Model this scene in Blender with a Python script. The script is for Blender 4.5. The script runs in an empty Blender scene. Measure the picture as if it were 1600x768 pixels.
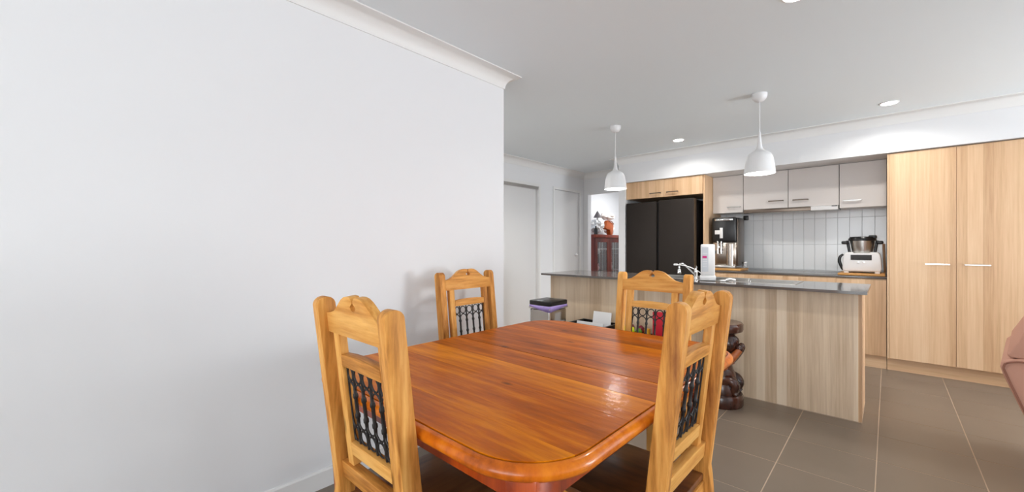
import bpy, bmesh, math, random
from mathutils import Vector, Matrix
random.seed(7)
sc = bpy.context.scene
COL = sc.collection
PI = math.pi
R = math.radians

# ------------------------------------------------------------------ camera
cam_d = bpy.data.cameras.new('camera')
cam_d.sensor_width = 36.0
cam_d.lens = 36.0 * 632 / 1600
cam_d.clip_start = 0.02
cam = bpy.data.objects.new('camera', cam_d)
COL.objects.link(cam)
cam.location = (0, 0, 1.2)
cam.rotation_euler = (R(90), 0, R(42.934))
sc.camera = cam

# ------------------------------------------------------------------ world, lights, exposure
w = bpy.data.worlds.new('sky')
sc.world = w
w.use_nodes = True
wn = w.node_tree
wn.nodes.clear()
wo = wn.nodes.new('ShaderNodeOutputWorld')
wb = wn.nodes.new('ShaderNodeBackground')
wb.inputs[0].default_value = (0.75, 0.85, 1.0, 1)
wb.inputs[1].default_value = 1.5
wn.links.new(wb.outputs[0], wo.inputs[0])

def area(name, loc, rot, sx, sy, power, col=(1, 1, 1), shape='RECTANGLE', spread=180):
    l = bpy.data.lights.new(name, 'AREA')
    l.shape = shape
    l.size = sx
    l.size_y = sy
    l.energy = power
    l.color = col
    l.spread = R(spread)
    o = bpy.data.objects.new(name, l)
    COL.objects.link(o)
    o.location = loc
    o.rotation_euler = rot
    return o

# area lights for daylight at unseen windows, assumed behind and right of the camera
DAY = (0.93, 0.97, 1.0)
area('window_fill', (0.6, -4.1, 1.25), (R(100), 0, 0), 4.0, 2.1, 148, DAY)
area('window_fill', (4.3, 1.6, 1.3), (R(100), 0, R(90)), 3.2, 1.9, 5, DAY)
area('window_fill', (4.3, 4.2, 1.2), (R(116), 0, R(90)), 1.5, 1.9, 195, DAY)  # fill added to brighten the kitchen, through a made-up window
area('pantry_fill', (-3.3, 7.2, 2.40), (0, 0, 0), 0.8, 0.8, 22, (1, 1, 1))  # unseen fill added to brighten the room past the opening
sc.view_settings.view_transform = 'Standard'
sc.view_settings.look = 'None'
sc.view_settings.exposure = 0.0
sc.view_settings.gamma = 1.0
sc.view_settings.use_curve_mapping = False

# ------------------------------------------------------------------ materials
MATS = {}
def srgb(r, g, b):
    f = lambda c: (c / 255 / 12.92) if c / 255 <= 0.04045 else ((c / 255 + 0.055) / 1.055) ** 2.4
    return (f(r), f(g), f(b), 1)

def new_mat(name):
    m = bpy.data.materials.new(name)
    m.use_nodes = True
    nt = m.node_tree
    b = nt.nodes['Principled BSDF']
    MATS[name] = m
    return m, nt, b

def plain(name, col, rough=0.5, metal=0.0, coat=0.0, spec=0.5, bump=0.0, bscale=200, emit=None, estr=0, var=0.0, trans=0.0, aniso=0):
    m, nt, b = new_mat(name)
    b.inputs['Base Color'].default_value = col
    b.inputs['Roughness'].default_value = rough
    b.inputs['Metallic'].default_value = metal
    b.inputs['Coat Weight'].default_value = coat
    b.inputs['Specular IOR Level'].default_value = spec
    b.inputs['Transmission Weight'].default_value = trans
    if emit:
        b.inputs['Emission Color'].default_value = emit
        b.inputs['Emission Strength'].default_value = estr
    tc = nt.nodes.new('ShaderNodeTexCoord')
    if bump or var:
        n = nt.nodes.new('ShaderNodeTexNoise')
        n.inputs['Scale'].default_value = bscale
        n.inputs['Detail'].default_value = 4
        nt.links.new(tc.outputs['Object'], n.inputs['Vector'])
        if bump:
            bp = nt.nodes.new('ShaderNodeBump')
            bp.inputs['Strength'].default_value = bump
            bp.inputs['Distance'].default_value = 0.002
            nt.links.new(n.outputs[0], bp.inputs['Height'])
            nt.links.new(bp.outputs[0], b.inputs['Normal'])
        if var:
            mx = nt.nodes.new('ShaderNodeMix')
            mx.data_type = 'RGBA'
            mx.inputs[6].default_value = tuple(c * (1 - var) for c in col[:3]) + (1,)
            mx.inputs[7].default_value = tuple(min(1, c * (1 + var)) for c in col[:3]) + (1,)
            nt.links.new(n.outputs[0], mx.inputs[0])
            nt.links.new(mx.outputs[2], b.inputs['Base Color'])
    return m

def wood(name, light, mid, dark, axis='Z', fine=60, stretch=0.04, broad=6, rough=0.4, coat=0.0, randv=0.25, bands=0.0, bandw=0.1, knots=0.0, bump=0.15, spec=0.5, shift=False, knotscale=5.0, wav=0.0, lo=0.30, hi=0.68, distort=0.6):
    """grain runs along axis (object space)"""
    m, nt, b = new_mat(name)
    N = nt.nodes; L = nt.links
    tc = N.new('ShaderNodeTexCoord')
    oi = N.new('ShaderNodeObjectInfo')
    mp = N.new('ShaderNodeMapping')
    s = {'X': (stretch, 1, 1), 'Y': (1, stretch, 1), 'Z': (1, 1, stretch)}[axis]
    mp.inputs['Scale'].default_value = s
    L.new(tc.outputs['Object'], mp.inputs['Vector'])
    off = N.new('ShaderNodeVectorMath'); off.operation = 'MULTIPLY_ADD'
    cb = N.new('ShaderNodeCombineXYZ')
    for i in range(3):
        L.new(oi.outputs['Random'], cb.inputs[i])
    L.new(cb.outputs[0], off.inputs[0])
    off.inputs[1].default_value = (17.3, 9.1, 5.7)
    L.new(mp.outputs[0], off.inputs[2])
    # broad figure
    n1 = N.new('ShaderNodeTexNoise'); n1.inputs['Scale'].default_value = broad
    n1.inputs['Detail'].default_value = 3; n1.inputs['Distortion'].default_value = distort
    L.new(off.outputs[0], n1.inputs['Vector'])
    # fine grain
    n2 = N.new('ShaderNodeTexNoise'); n2.inputs['Scale'].default_value = fine
    n2.inputs['Detail'].default_value = 6; n2.inputs['Roughness'].default_value = 0.65
    L.new(off.outputs[0], n2.inputs['Vector'])
    mixv = N.new('ShaderNodeMath'); mixv.operation = 'MULTIPLY_ADD'
    L.new(n2.outputs[0], mixv.inputs[0]); mixv.inputs[1].default_value = 0.45
    sub = N.new('ShaderNodeMath'); sub.operation = 'MULTIPLY'
    L.new(n1.outputs[0], sub.inputs[0]); sub.inputs[1].default_value = 0.55
    L.new(sub.outputs[0], mixv.inputs[2])
    fac = mixv.outputs[0]
    if bands:
        sp = N.new('ShaderNodeSeparateXYZ'); L.new(tc.outputs['Object'], sp.inputs[0])
        dv = N.new('ShaderNodeMath'); dv.operation = 'DIVIDE'; dv.inputs[1].default_value = bandw
        ax = {'Z': 0, 'X': 1, 'Y': 0}[axis]
        L.new(sp.outputs[ax], dv.inputs[0])
        wv = N.new('ShaderNodeTexNoise'); wv.noise_dimensions = '1D'; wv.inputs['Scale'].default_value = 0.37
        L.new(dv.outputs[0], wv.inputs['W'])
        fl = N.new('ShaderNodeMath'); fl.operation = 'FLOOR'
        ad = N.new('ShaderNodeMath'); ad.operation = 'MULTIPLY_ADD'; ad.inputs[1].default_value = 1.6
        L.new(wv.outputs[0], ad.inputs[0]); L.new(dv.outputs[0], ad.inputs[2])
        ad2 = N.new('ShaderNodeMath'); ad2.operation = 'MULTIPLY_ADD'; ad2.inputs[1].default_value = 31.7
        L.new(oi.outputs['Random'], ad2.inputs[0]); L.new(ad.outputs[0], ad2.inputs[2])
        L.new(ad2.outputs[0], fl.inputs[0])
        wh = N.new('ShaderNodeTexWhiteNoise'); wh.noise_dimensions = '1D'
        L.new(fl.outputs[0], wh.inputs['W'])
        m2 = N.new('ShaderNodeMath'); m2.operation = 'MULTIPLY_ADD'
        s2 = N.new('ShaderNodeMath'); s2.operation = 'SUBTRACT'; s2.inputs[1].default_value = 0.5
        L.new(wh.outputs[0], s2.inputs[0]); L.new(s2.outputs[0], m2.inputs[0])
        m2.inputs[1].default_value = bands; L.new(fac, m2.inputs[2])
        fac = m2.outputs[0]
    rm = N.new('ShaderNodeMath'); rm.operation = 'MULTIPLY_ADD'
    s3 = N.new('ShaderNodeMath'); s3.operation = 'SUBTRACT'; s3.inputs[1].default_value = 0.5
    L.new(oi.outputs['Random'], s3.inputs[0]); L.new(s3.outputs[0], rm.inputs[0])
    rm.inputs[1].default_value = randv; L.new(fac, rm.inputs[2]); fac = rm.outputs[0]
    if shift:
        sc_ = N.new('ShaderNodeSeparateColor'); L.new(oi.outputs['Color'], sc_.inputs[0])
        a1 = N.new('ShaderNodeMath'); a1.operation = 'ADD'; L.new(sc_.outputs[0], a1.inputs[0]); L.new(fac, a1.inputs[1])
        a2 = N.new('ShaderNodeMath'); a2.operation = 'SUBTRACT'; L.new(a1.outputs[0], a2.inputs[0]); a2.inputs[1].default_value = 1.0
        fac = a2.outputs[0]
    cr = N.new('ShaderNodeValToRGB')
    cr.color_ramp.elements[0].position = lo; cr.color_ramp.elements[0].color = dark
    cr.color_ramp.elements[1].position = hi; cr.color_ramp.elements[1].color = light
    e = cr.color_ramp.elements.new(0.48); e.color = mid
    L.new(fac, cr.inputs[0])
    out = cr.outputs[0]
    if knots:
        vo = N.new('ShaderNodeTexVoronoi'); vo.inputs['Scale'].default_value = knotscale
        mpk = N.new('ShaderNodeMapping')
        mpk.inputs['Scale'].default_value = {'X': (.45, 1, 1), 'Y': (1, .45, 1), 'Z': (1, 1, .45)}[axis]
        L.new(tc.outputs['Object'], mpk.inputs['Vector'])
        ofk = N.new('ShaderNodeVectorMath'); ofk.operation = 'ADD'
        L.new(mpk.outputs[0], ofk.inputs[0]); L.new(cb.outputs[0], ofk.inputs[1])
        L.new(ofk.outputs[0], vo.inputs['Vector'])
        kr = N.new('ShaderNodeValToRGB')
        kr.color_ramp.elements[0].position = 0.03; kr.color_ramp.elements[0].color = (knots,) * 3 + (1,)
        kr.color_ramp.elements[1].position = 0.10; kr.color_ramp.elements[1].color = (1, 1, 1, 1)
        L.new(vo.outputs['Distance'], kr.inputs[0])
        mk = N.new('ShaderNodeMix'); mk.data_type = 'RGBA'; mk.blend_type = 'MULTIPLY'; mk.inputs[0].default_value = 1
        L.new(out, mk.inputs[6]); L.new(kr.outputs[0], mk.inputs[7]); out = mk.outputs[2]
    L.new(out, b.inputs['Base Color'])
    b.inputs['Roughness'].default_value = rough
    b.inputs['Coat Weight'].default_value = coat
    b.inputs['Coat Roughness'].default_value = 0.12
    b.inputs['Specular IOR Level'].default_value = spec
    if bump:
        bp = N.new('ShaderNodeBump'); bp.inputs['Strength'].default_value = bump; bp.inputs['Distance'].default_value = 0.001
        L.new(n2.outputs[0], bp.inputs['Height']); L.new(bp.outputs[0], b.inputs['Normal'])
        if wav:
            n3 = N.new('ShaderNodeTexNoise'); n3.inputs['Scale'].default_value = 22; n3.inputs['Detail'].default_value = 3
            L.new(tc.outputs['Object'], n3.inputs['Vector'])
            b2 = N.new('ShaderNodeBump'); b2.inputs['Strength'].default_value = wav; b2.inputs['Distance'].default_value = 0.004
            L.new(n3.outputs[0], b2.inputs['Height']); L.new(b2.outputs[0], bp.inputs['Normal'])
            L.new(bp.outputs[0], b.inputs['Coat Normal'])
    return m

M = {}
M['wall'] = plain('wall_paint', srgb(232, 233, 235), 0.75, bump=0.05, bscale=300, spec=0.3)
M['ceiling'] = plain('ceiling_paint', srgb(230, 237, 241), 0.7, bump=0.05, bscale=300, spec=0.3)
M['trim'] = plain('gloss_trim', srgb(232, 232, 231), 0.45)
M['door'] = plain('door_paint', srgb(226, 226, 226), 0.5)
M['grout'] = plain('floor_grout', srgb(190, 168, 146), 0.9, bump=0.2)
M['tile'] = plain('porcelain_tile', srgb(122, 109, 96), 0.30, var=0.07, bscale=5, spec=0.45)
M['splash'] = plain('gloss_white_tile', srgb(240, 243, 245), 0.12, spec=0.5)
M['splash_grout'] = plain('tile_grout', srgb(214, 216, 218), 0.8)
oakl, oakm, oakd = srgb(228, 196, 160), srgb(214, 177, 138), srgb(190, 150, 112)
M['oak'] = wood('oak_laminate', oakl, oakm, oakd, 'Z', fine=70, stretch=0.03, broad=7, rough=0.42, bands=0.20, bandw=0.07, randv=0.06, bump=0.05)
M['oakx'] = wood('oak_laminate_horizontal', oakl, oakm, oakd, 'X', fine=70, stretch=0.03, broad=7, rough=0.42, randv=0.06, bump=0.05)
M['ash'] = wood('ash_laminate', srgb(234, 216, 192), srgb(220, 198, 170), srgb(194, 168, 138), 'Z', fine=80, stretch=0.03, broad=8, rough=0.42, bands=0.28, bandw=0.075, randv=0.0, bump=0.05)
M['stone'] = plain('dark_stone', srgb(92, 87, 84), 0.10, var=0.12, bscale=400, spec=0.6)
M['white_cab'] = plain('white_laminate', srgb(222, 216, 212), 0.35)
M['steel'] = plain('brushed_steel', srgb(200, 198, 194), 0.28, metal=1.0, bump=0.05, bscale=400)
M['chrome'] = plain('chrome', srgb(225, 225, 225), 0.08, metal=1.0)
M['darkmetal'] = plain('dark_nickel', srgb(120, 108, 98), 0.35, metal=1.0)
M['fridge'] = plain('black_fridge_finish', srgb(50, 45, 42), 0.6, spec=0.1)
M['black'] = plain('black_plastic', srgb(22, 21, 22), 0.3)
M['blackmatt'] = plain('black_matt', srgb(20, 19, 20), 0.8, spec=0.2)
M['bronze'] = plain('bronze_edge', srgb(120, 100, 80), 0.35, metal=0.6)
M['iron'] = plain('wrought_iron', srgb(50, 47, 46), 0.5, metal=0.5, bump=0.4, bscale=150)
cl, cm, cd = srgb(240, 184, 104), srgb(212, 146, 70), srgb(146, 86, 34)
M['chair_v'] = wood('acacia_vertical', cl, cm, cd, 'Z', fine=70, stretch=0.09, broad=13, rough=0.48, coat=0.0, spec=0.2, randv=0.16, knots=0.45, knotscale=6.5, lo=0.31, hi=0.66, bump=0.25, shift=True, distort=1.6)
M['chair_h'] = wood('acacia_horizontal', cl, cm, cd, 'X', fine=70, stretch=0.09, broad=13, rough=0.48, coat=0.0, spec=0.2, randv=0.16, knots=0.45, knotscale=6.5, lo=0.31, hi=0.66, bump=0.25, shift=True, distort=1.6)
M['seat'] = wood('acacia_seat', srgb(160, 106, 62), srgb(126, 76, 40), srgb(74, 40, 20), 'Y', fine=40, stretch=0.12, broad=8, rough=0.35, coat=0.2, randv=0.1, knots=0.4)
tl, tm, td = srgb(240, 148, 20), srgb(194, 98, 4), srgb(108, 44, 2)
M['table'] = wood('shellac_timber', tl, tm, td, 'X', fine=34, stretch=0.10, broad=5.5, rough=0.42, coat=0.10, randv=0.0, bump=0.15, spec=0.08, shift=True, knots=0.35, knotscale=7, wav=0.35, lo=0.27, hi=0.66)
M['table_red'] = wood('shellac_timber_red', srgb(190, 80, 20), srgb(152, 54, 12), srgb(92, 28, 6), 'Z', fine=38, stretch=0.08, broad=7, rough=0.28, coat=0.5, randv=0.1, bump=0.05)
M['table_edge'] = wood('shellac_timber_edge', srgb(236, 140, 30), srgb(204, 102, 14), srgb(126, 52, 6), 'Z', fine=25, stretch=0.6, broad=7, rough=0.3, coat=0.35, randv=0.1, bump=0.05, spec=0.2)
M['groove'] = plain('groove_shade', srgb(52, 22, 10), 0.4)  # dark strip stands in for the shade in the table edge groove
M['white'] = plain('white_plastic', srgb(236, 236, 236), 0.3)
M['lampwhite'] = plain('white_lamp_enamel', srgb(226, 226, 227), 0.4)
M['paper'] = plain('paper', srgb(235, 235, 236), 0.8)
M['glow'] = plain('lit_diffuser', (1, 1, 1, 1), 0.5, emit=(1, 0.98, 0.95, 1), estr=9)
M['glow2'] = plain('lit_downlight', (1, 1, 1, 1), 0.5, emit=(1, 0.98, 0.95, 1), estr=30)
M['screen'] = plain('grey_screen', srgb(66, 66, 66), 0.5, spec=0.2)
M['board'] = wood('bamboo_board', srgb(224, 170, 100), srgb(204, 144, 76), srgb(168, 108, 52), 'X', fine=50, stretch=0.05, rough=0.45)
M['board_dark'] = wood('walnut_board', srgb(190, 150, 112), srgb(150, 112, 78), srgb(110, 76, 50), 'Z', fine=50, stretch=0.08, rough=0.5)
M['mahog'] = wood('mahogany', srgb(136, 56, 34), srgb(104, 38, 24), srgb(66, 22, 14), 'Z', fine=40, stretch=0.08, rough=0.4, coat=0.1, spec=0.2)
M['carved'] = wood('dark_carved_wood', srgb(96, 52, 34), srgb(66, 34, 24), srgb(38, 19, 14), 'Z', fine=40, stretch=0.2, rough=0.25, coat=0.5, randv=0)
M['carved_lit'] = wood('lit_carved_wood', srgb(200, 116, 62), srgb(168, 88, 44), srgb(120, 58, 28), 'X', fine=40, stretch=0.2, rough=0.25, coat=0.5, randv=0)  # carved wood again, with an orange-lit tone put into the colour
M['glass'] = plain('clear_glass', (1, 1, 1, 1), 0.02, trans=1.0)
M['ware'] = plain('stoneware', srgb(200, 196, 188), 0.3)
M['pinkware'] = plain('pink_ware', srgb(206, 140, 140), 0.4)
M['binsteel'] = plain('polished_bin_steel', srgb(176, 170, 164), 0.14, metal=1.0)
M['purple'] = plain('purple_bin_liner', srgb(164, 142, 208), 0.35, bump=0.6, bscale=60)
M['pink'] = plain('magenta_print', srgb(214, 44, 132), 0.5)
M['labelgrey'] = plain('grey_print', srgb(170, 174, 180), 0.5)
M['labelpale'] = plain('pale_label', srgb(206, 210, 216), 0.5)
M['coffee_steel'] = plain('warm_brushed_steel', srgb(168, 158, 148), 0.25, metal=1.0, bump=0.05, bscale=300)
M['red'] = plain('red_plastic', srgb(214, 20, 48), 0.35)
M['yellow'] = plain('lime_yellow_plastic', srgb(226, 238, 20), 0.4)
M['amber'] = plain('amber_plastic', srgb(236, 176, 30), 0.4)
M['green'] = plain('green_plastic', srgb(104, 150, 36), 0.4)
M['maroon'] = plain('maroon_plastic', srgb(130, 24, 44), 0.4)
M['suede'] = plain('pink_brown_suede', srgb(190, 142, 122), 0.9, bump=0.5, bscale=500, var=0.12)
M['suede_seam'] = plain('brown_piping', srgb(140, 92, 74), 0.8)
M['silver_wrap'] = plain('silver_wrap', srgb(232, 228, 224), 0.35, metal=0.2, var=0.4, bscale=14, bump=0.8)
M['orange_bag'] = plain('tan_orange_leather', srgb(176, 84, 30), 0.45, var=0.15, bscale=30)
M['cap'] = plain('white_patterned_cloth', srgb(232, 222, 216), 0.8, var=0.25, bscale=40)
M['greyblue'] = plain('grey_cloth', srgb(110, 104, 106), 0.8)

# ------------------------------------------------------------------ mesh helpers
def link(name, bm, mat, parent=None, loc=(0, 0, 0), rotz=0, smooth=False, mats=None):
    me = bpy.data.meshes.new(name)
    bmesh.ops.recalc_face_normals(bm, faces=bm.faces)
    bm.to_mesh(me); bm.free()
    for m in (mats or [mat]):
        me.materials.append(m)
    if smooth:
        for p in me.polygons:
            p.use_smooth = True
        try:
            me.set_sharp_from_angle(angle=R(38))
        except Exception:
            pass
    o = bpy.data.objects.new(name, me)
    COL.objects.link(o)
    o.location = loc
    o.rotation_euler = (0, 0, rotz)
    if parent:
        o.parent = parent
    return o

def box_bm(boxes, bev=0.0, seg=2):
    bm = bmesh.new()
    for bx in boxes:
        x0, x1, y0, y1, z0, z1 = bx
        r = bmesh.ops.create_cube(bm, size=1.0)
        bmesh.ops.scale(bm, vec=(abs(x1 - x0), abs(y1 - y0), abs(z1 - z0)), verts=r['verts'])
        bmesh.ops.translate(bm, vec=((x0 + x1) / 2, (y0 + y1) / 2, (z0 + z1) / 2), verts=r['verts'])
    if bev:
        bmesh.ops.bevel(bm, geom=list(bm.edges), offset=bev, segments=seg, profile=0.5, affect='EDGES')
    return bm

def bx(name, b, mat, parent=None, bev=0.0, seg=2, **k):
    """box (or boxes) around its own centre so object-space grain is sane"""
    bl = b if isinstance(b[0], (tuple, list)) else [b]
    return link(name, box_bm(bl, bev, seg), mat, parent, smooth=bev > 0, **k)

def prism_bm(pts, a0, a1, plane='XZ', bev=0.0, seg=2):
    """pts: 2D outline in plane, extruded along the remaining axis from a0 to a1"""
    bm = bmesh.new()
    def v(p, a):
        if plane == 'XZ': return (p[0], a, p[1])
        if plane == 'YZ': return (a, p[0], p[1])
        return (p[0], p[1], a)
    A = [bm.verts.new(v(p, a0)) for p in pts]
    B = [bm.verts.new(v(p, a1)) for p in pts]
    n = len(pts)
    bm.faces.new(A); bm.faces.new(B[::-1])
    for i in range(n):
        bm.faces.new((A[i], B[i], B[(i + 1) % n], A[(i + 1) % n]))
    bmesh.ops.recalc_face_normals(bm, faces=bm.faces)
    if bev:
        es = [e for e in bm.edges if len(e.link_faces) == 2 and e.calc_face_angle(0) > R(50)]
        bmesh.ops.bevel(bm, geom=es, offset=bev, segments=seg, profile=0.5, affect='EDGES', clamp_overlap=True)
    return bm

def lathe_bm(prof, n=32, cap=True, c=(0, 0)):
    bm = bmesh.new()
    rings = []
    for r, z in prof:
        if r < 1e-6:
            rings.append([bm.verts.new((c[0], c[1], z))])
        else:
            rings.append([bm.verts.new((c[0] + r * math.cos(2 * PI * i / n), c[1] + r * math.sin(2 * PI * i / n), z)) for i in range(n)])
    for a, b in zip(rings, rings[1:]):
        for i in range(n):
            j = (i + 1) % n
            if len(a) == 1 and len(b) == 1: continue
            if len(a) == 1: bm.faces.new((a[0], b[j], b[i]))
            elif len(b) == 1: bm.faces.new((a[i], a[j], b[0]))
            else: bm.faces.new((a[i], a[j], b[j], b[i]))
    if cap:
        for rg in (rings[0], rings[-1]):
            if len(rg) > 1: bm.faces.new(rg)
    return bm

def tube_bm(pts, rad, n=10, bm=None, closed=False):
    bm = bm or bmesh.new()
    P = [Vector(p) for p in pts]
    m = len(P)
    rr = rad if isinstance(rad, (list, tuple)) else [rad] * m
    rings = []
    up = Vector((0, 0, 1))
    prev = None
    for i in range(m):
        if closed: t = P[(i + 1) % m] - P[i - 1]
        else: t = P[min(i + 1, m - 1)] - P[max(i - 1, 0)]
        t.normalize()
        if prev is None:
            a = t.cross(up)
            if a.length < 0.1: a = t.cross(Vector((1, 0, 0)))
        else:
            a = prev - t * prev.dot(t)
        a.normalize(); prev = a
        b = t.cross(a)
        rings.append([bm.verts.new(P[i] + (a * math.cos(2 * PI * k / n) + b * math.sin(2 * PI * k / n)) * rr[i]) for k in range(n)])
    for i in range(m if closed else m - 1):
        A, B = rings[i], rings[(i + 1) % m]
        for k in range(n):
            bm.faces.new((A[k], A[(k + 1) % n], B[(k + 1) % n], B[k]))
    if not closed:
        bm.faces.new(rings[0]); bm.faces.new(rings[-1][::-1])
    return bm

def blob_bm(c, r, seed=0, rough=0.25, sub=3, scale=(1, 1, 1), freq=3.0, bm=None):
    from mathutils import noise
    bm2 = bmesh.new()
    bmesh.ops.create_icosphere(bm2, subdivisions=sub, radius=1.0)
    for v in bm2.verts:
        p = v.co.copy()
        d = noise.noise(p * freq + Vector((seed * 3.1, seed, 0))) * rough
        p *= (1 + d)
        v.co = Vector((c[0] + p.x * r * scale[0], c[1] + p.y * r * scale[1], c[2] + p.z * r * scale[2]))
    return bm2

def rest(o, z):
    o.location.z = z - min(v.co.z for v in o.data.vertices)
    return o

def smooth_path(pts, n=6):
    P = [Vector(p) for p in pts]
    out = []
    for i in range(len(P) - 1):
        p0, p1, p2, p3 = P[max(i - 1, 0)], P[i], P[i + 1], P[min(i + 2, len(P) - 1)]
        for k in range(n):
            t = k / n
            out.append(0.5 * ((2 * p1) + (-p0 + p2) * t + (2 * p0 - 5 * p1 + 4 * p2 - p3) * t * t + (-p0 + 3 * p1 - 3 * p2 + p3) * t ** 3))
    out.append(P[-1])
    return out

def tag(o, label, cat, group=None):
    o['label'] = label; o['category'] = cat
    if group: o['group'] = group
    return o

def thing(name, label, cat, loc=(0, 0, 0), rotz=0, group=None):
    o = bpy.data.objects.new(name, None)
    o.empty_display_size = 0.1
    COL.objects.link(o)
    o.location = loc; o.rotation_euler = (0, 0, rotz)
    return tag(o, label, cat, group)

def struct(name, bm_or_box, mat, bev=0.0):
    if isinstance(bm_or_box, (tuple, list)):
        bl = bm_or_box if isinstance(bm_or_box[0], (tuple, list)) else [bm_or_box]
        bm_or_box = box_bm(bl, bev)
    o = link(name, bm_or_box, mat)
    o['kind'] = 'structure'
    return o

def centred(name, b, mat, parent, bev=0.0, seg=2):
    """one box as a part with its own origin at its centre"""
    x0, x1, y0, y1, z0, z1 = b
    cx, cy, cz = (x0 + x1) / 2, (y0 + y1) / 2, (z0 + z1) / 2
    return link(name, box_bm([(x0 - cx, x1 - cx, y0 - cy, y1 - cy, z0 - cz, z1 - cz)], bev, seg), mat, parent, loc=(cx, cy, cz), smooth=bev > 0)

# ------------------------------------------------------------------ room shell
CEIL = 2.44
XR, YB = 4.4, -4.2
LW = -2.065     # left wall face
FW = -3.86      # far wall face
LWE = 2.13      # end of left wall
KB = 5.97       # kitchen back wall
BH = 5.27       # bulkhead face

floor = struct('floor', (-4.5, XR + 0.1, YB - 0.1, 8.2, -0.08, -0.0012), M['grout'])
TS = 0.408
tmesh = None
for ix in range(-9, 7):
    for iy in range(-9, 6):
        x0 = 0.36 + ix * TS; y0 = 3.05 + iy * TS
        if x0 < -4.0 or y0 > 5.5: continue
        if x0 + TS < LW and y0 + TS < LWE: continue
        if tmesh is None:
            t = centred('tile', (0, TS - 0.005, 0, TS - 0.005, -0.0012, 0.0), M['tile'], floor, 0.0004, 1)
            tmesh = t.data
        else:
            t = bpy.data.objects.new('tile', tmesh); COL.objects.link(t); t.parent = floor
        t.location = (x0 + TS / 2, y0 + TS / 2, -0.0006)
struct('ceiling', (-4.5, XR + 0.1, YB - 0.1, 8.2, CEIL, CEIL + 0.1), M['ceiling'])
struct('wall_left', (LW - 0.1, LW, YB, LWE, 0, CEIL), M['wall'])
struct('wall_return', (FW - 0.1, LW - 0.1, LWE - 0.1, LWE, 0, CEIL), M['wall'])
struct('wall_far', [(FW - 0.1, FW, LWE, 3.90, 0, CEIL), (FW - 0.1, FW, 3.90, 4.735, 2.09, CEIL),
                    (FW - 0.1, FW, 4.735, 5.13, 0, CEIL), (FW - 0.1, FW, 5.13, 5.84, 2.10, CEIL),
                    (FW - 0.1, FW, 5.84, KB + 0.1, 0, CEIL)], M['wall'])
kw = struct('wall_kitchen', [(FW, -3.775, KB, KB + 0.1, 0, CEIL), (-3.775, -2.93, KB, KB + 0.1, 2.085, CEIL),
                        (-2.93, XR, KB, KB + 0.1, 0, CEIL)], M['wall'])
struct('wall_nib', (-2.82, -2.72, BH, KB, 0, CEIL), M['wall'])
struct('wall_bulkhead', (-2.72, XR, BH, KB, 2.09, CEIL), M['wall'])
struct('wall_infill', (0.93, XR, 5.33, KB, 0, 2.09), M['wall'])
struct('wall_right', [(XR, XR + 0.1, YB, 0.0, 0, CEIL), (XR, XR + 0.1, 0.0, 3.2, 2.25, CEIL),
                      (XR, XR + 0.1, 0.0, 3.2, 0, 0.35), (XR, XR + 0.1, 3.2, 3.4, 0, CEIL), (XR, XR + 0.1, 3.4, 5.0, 2.25, CEIL),
                      (XR, XR + 0.1, 3.4, 5.0, 0, 0.15), (XR, XR + 0.1, 5.0, KB + 0.1, 0, CEIL)], M['wall'])
struct('wall_rear', [(LW - 0.1, -1.4, YB - 0.1, YB, 0, CEIL), (-1.4, 2.6, YB - 0.1, YB, 2.3, CEIL),
                     (-1.4, 2.6, YB - 0.1, YB, 0, 0.2), (2.6, XR, YB - 0.1, YB, 0, CEIL)], M['wall'])
# room beyond the opening
struct('wall_pantry', [(-4.4, -4.3, KB + 0.1, 8.1, 0, CEIL), (-4.4, -2.5, 8.1, 8.2, 0, CEIL),
                       (-2.6, -2.5, KB + 0.1, 8.1, 0, CEIL)], M['wall'])
# unseen windows, assumed behind and right of the camera for the area lights
def window(name, horizontal, a0, a1, z0, z1, pos):
    fr = []
    n = 3
    for k in range(n + 1):
        a = a0 + (a1 - a0) * k / n
        fr.append((a - 0.03, a + 0.03, pos - 0.03, pos + 0.03, z0, z1))
    fr.append((a0, a1, pos - 0.03, pos + 0.03, z0, z0 + 0.06)); fr.append((a0, a1, pos - 0.03, pos + 0.03, z1 - 0.06, z1))
    gl = [(a0, a1, pos - 0.004, pos + 0.004, z0, z1)]
    if not horizontal:
        sw = lambda b: (b[2], b[3], b[0], b[1], b[4], b[5])
        fr = [sw(b) for b in fr]; gl = [sw(b) for b in gl]
    f = struct(name, fr, M['trim'])
    bx('pane', gl, M['glass'], f)
window('window_1', True, -1.4, 2.6, 0.2, 2.3, YB - 0.05)
window('window_2', False, 0.0, 3.2, 0.35, 2.25, XR + 0.05)
window('added_window', False, 3.4, 5.0, 0.15, 2.25, XR + 0.05)  # added out of view as an opening for the kitchen fill

# cove cornice
def sweep(path, prof):
    bm = bmesh.new()
    P = [Vector(p) for p in path]
    rings = []
    for i, p in enumerate(P):
        ns = []
        if i > 0: d = (P[i] - P[i - 1]).normalized(); ns.append(Vector((d.y, -d.x)))
        if i < len(P) - 1: d = (P[i + 1] - P[i]).normalized(); ns.append(Vector((d.y, -d.x)))
        if len(ns) == 2:
            m = (ns[0] + ns[1]).normalized(); m /= m.dot(ns[0])
        else: m = ns[0]
        rings.append([bm.verts.new((p.x + m.x * o, p.y + m.y * o, z)) for o, z in prof])
    k = len(prof)
    for a, b in zip(rings, rings[1:]):
        for j in range(k):
            bm.faces.new((a[j], a[(j + 1) % k], b[(j + 1) % k], b[j]))
    bm.faces.new(rings[0]); bm.faces.new(rings[-1][::-1])
    return bm
CR = 0.078
prof = [(0.0, CEIL), (0.0, CEIL - CR - 0.012), (0.006, CEIL - CR - 0.012), (0.008, CEIL - CR)]
for k in range(1, 9):
    t = k / 8 * PI / 2
    prof.append((0.008 + CR - CR * math.cos(t), CEIL - 0.008 - CR + CR * math.sin(t) + 0.0))
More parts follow.
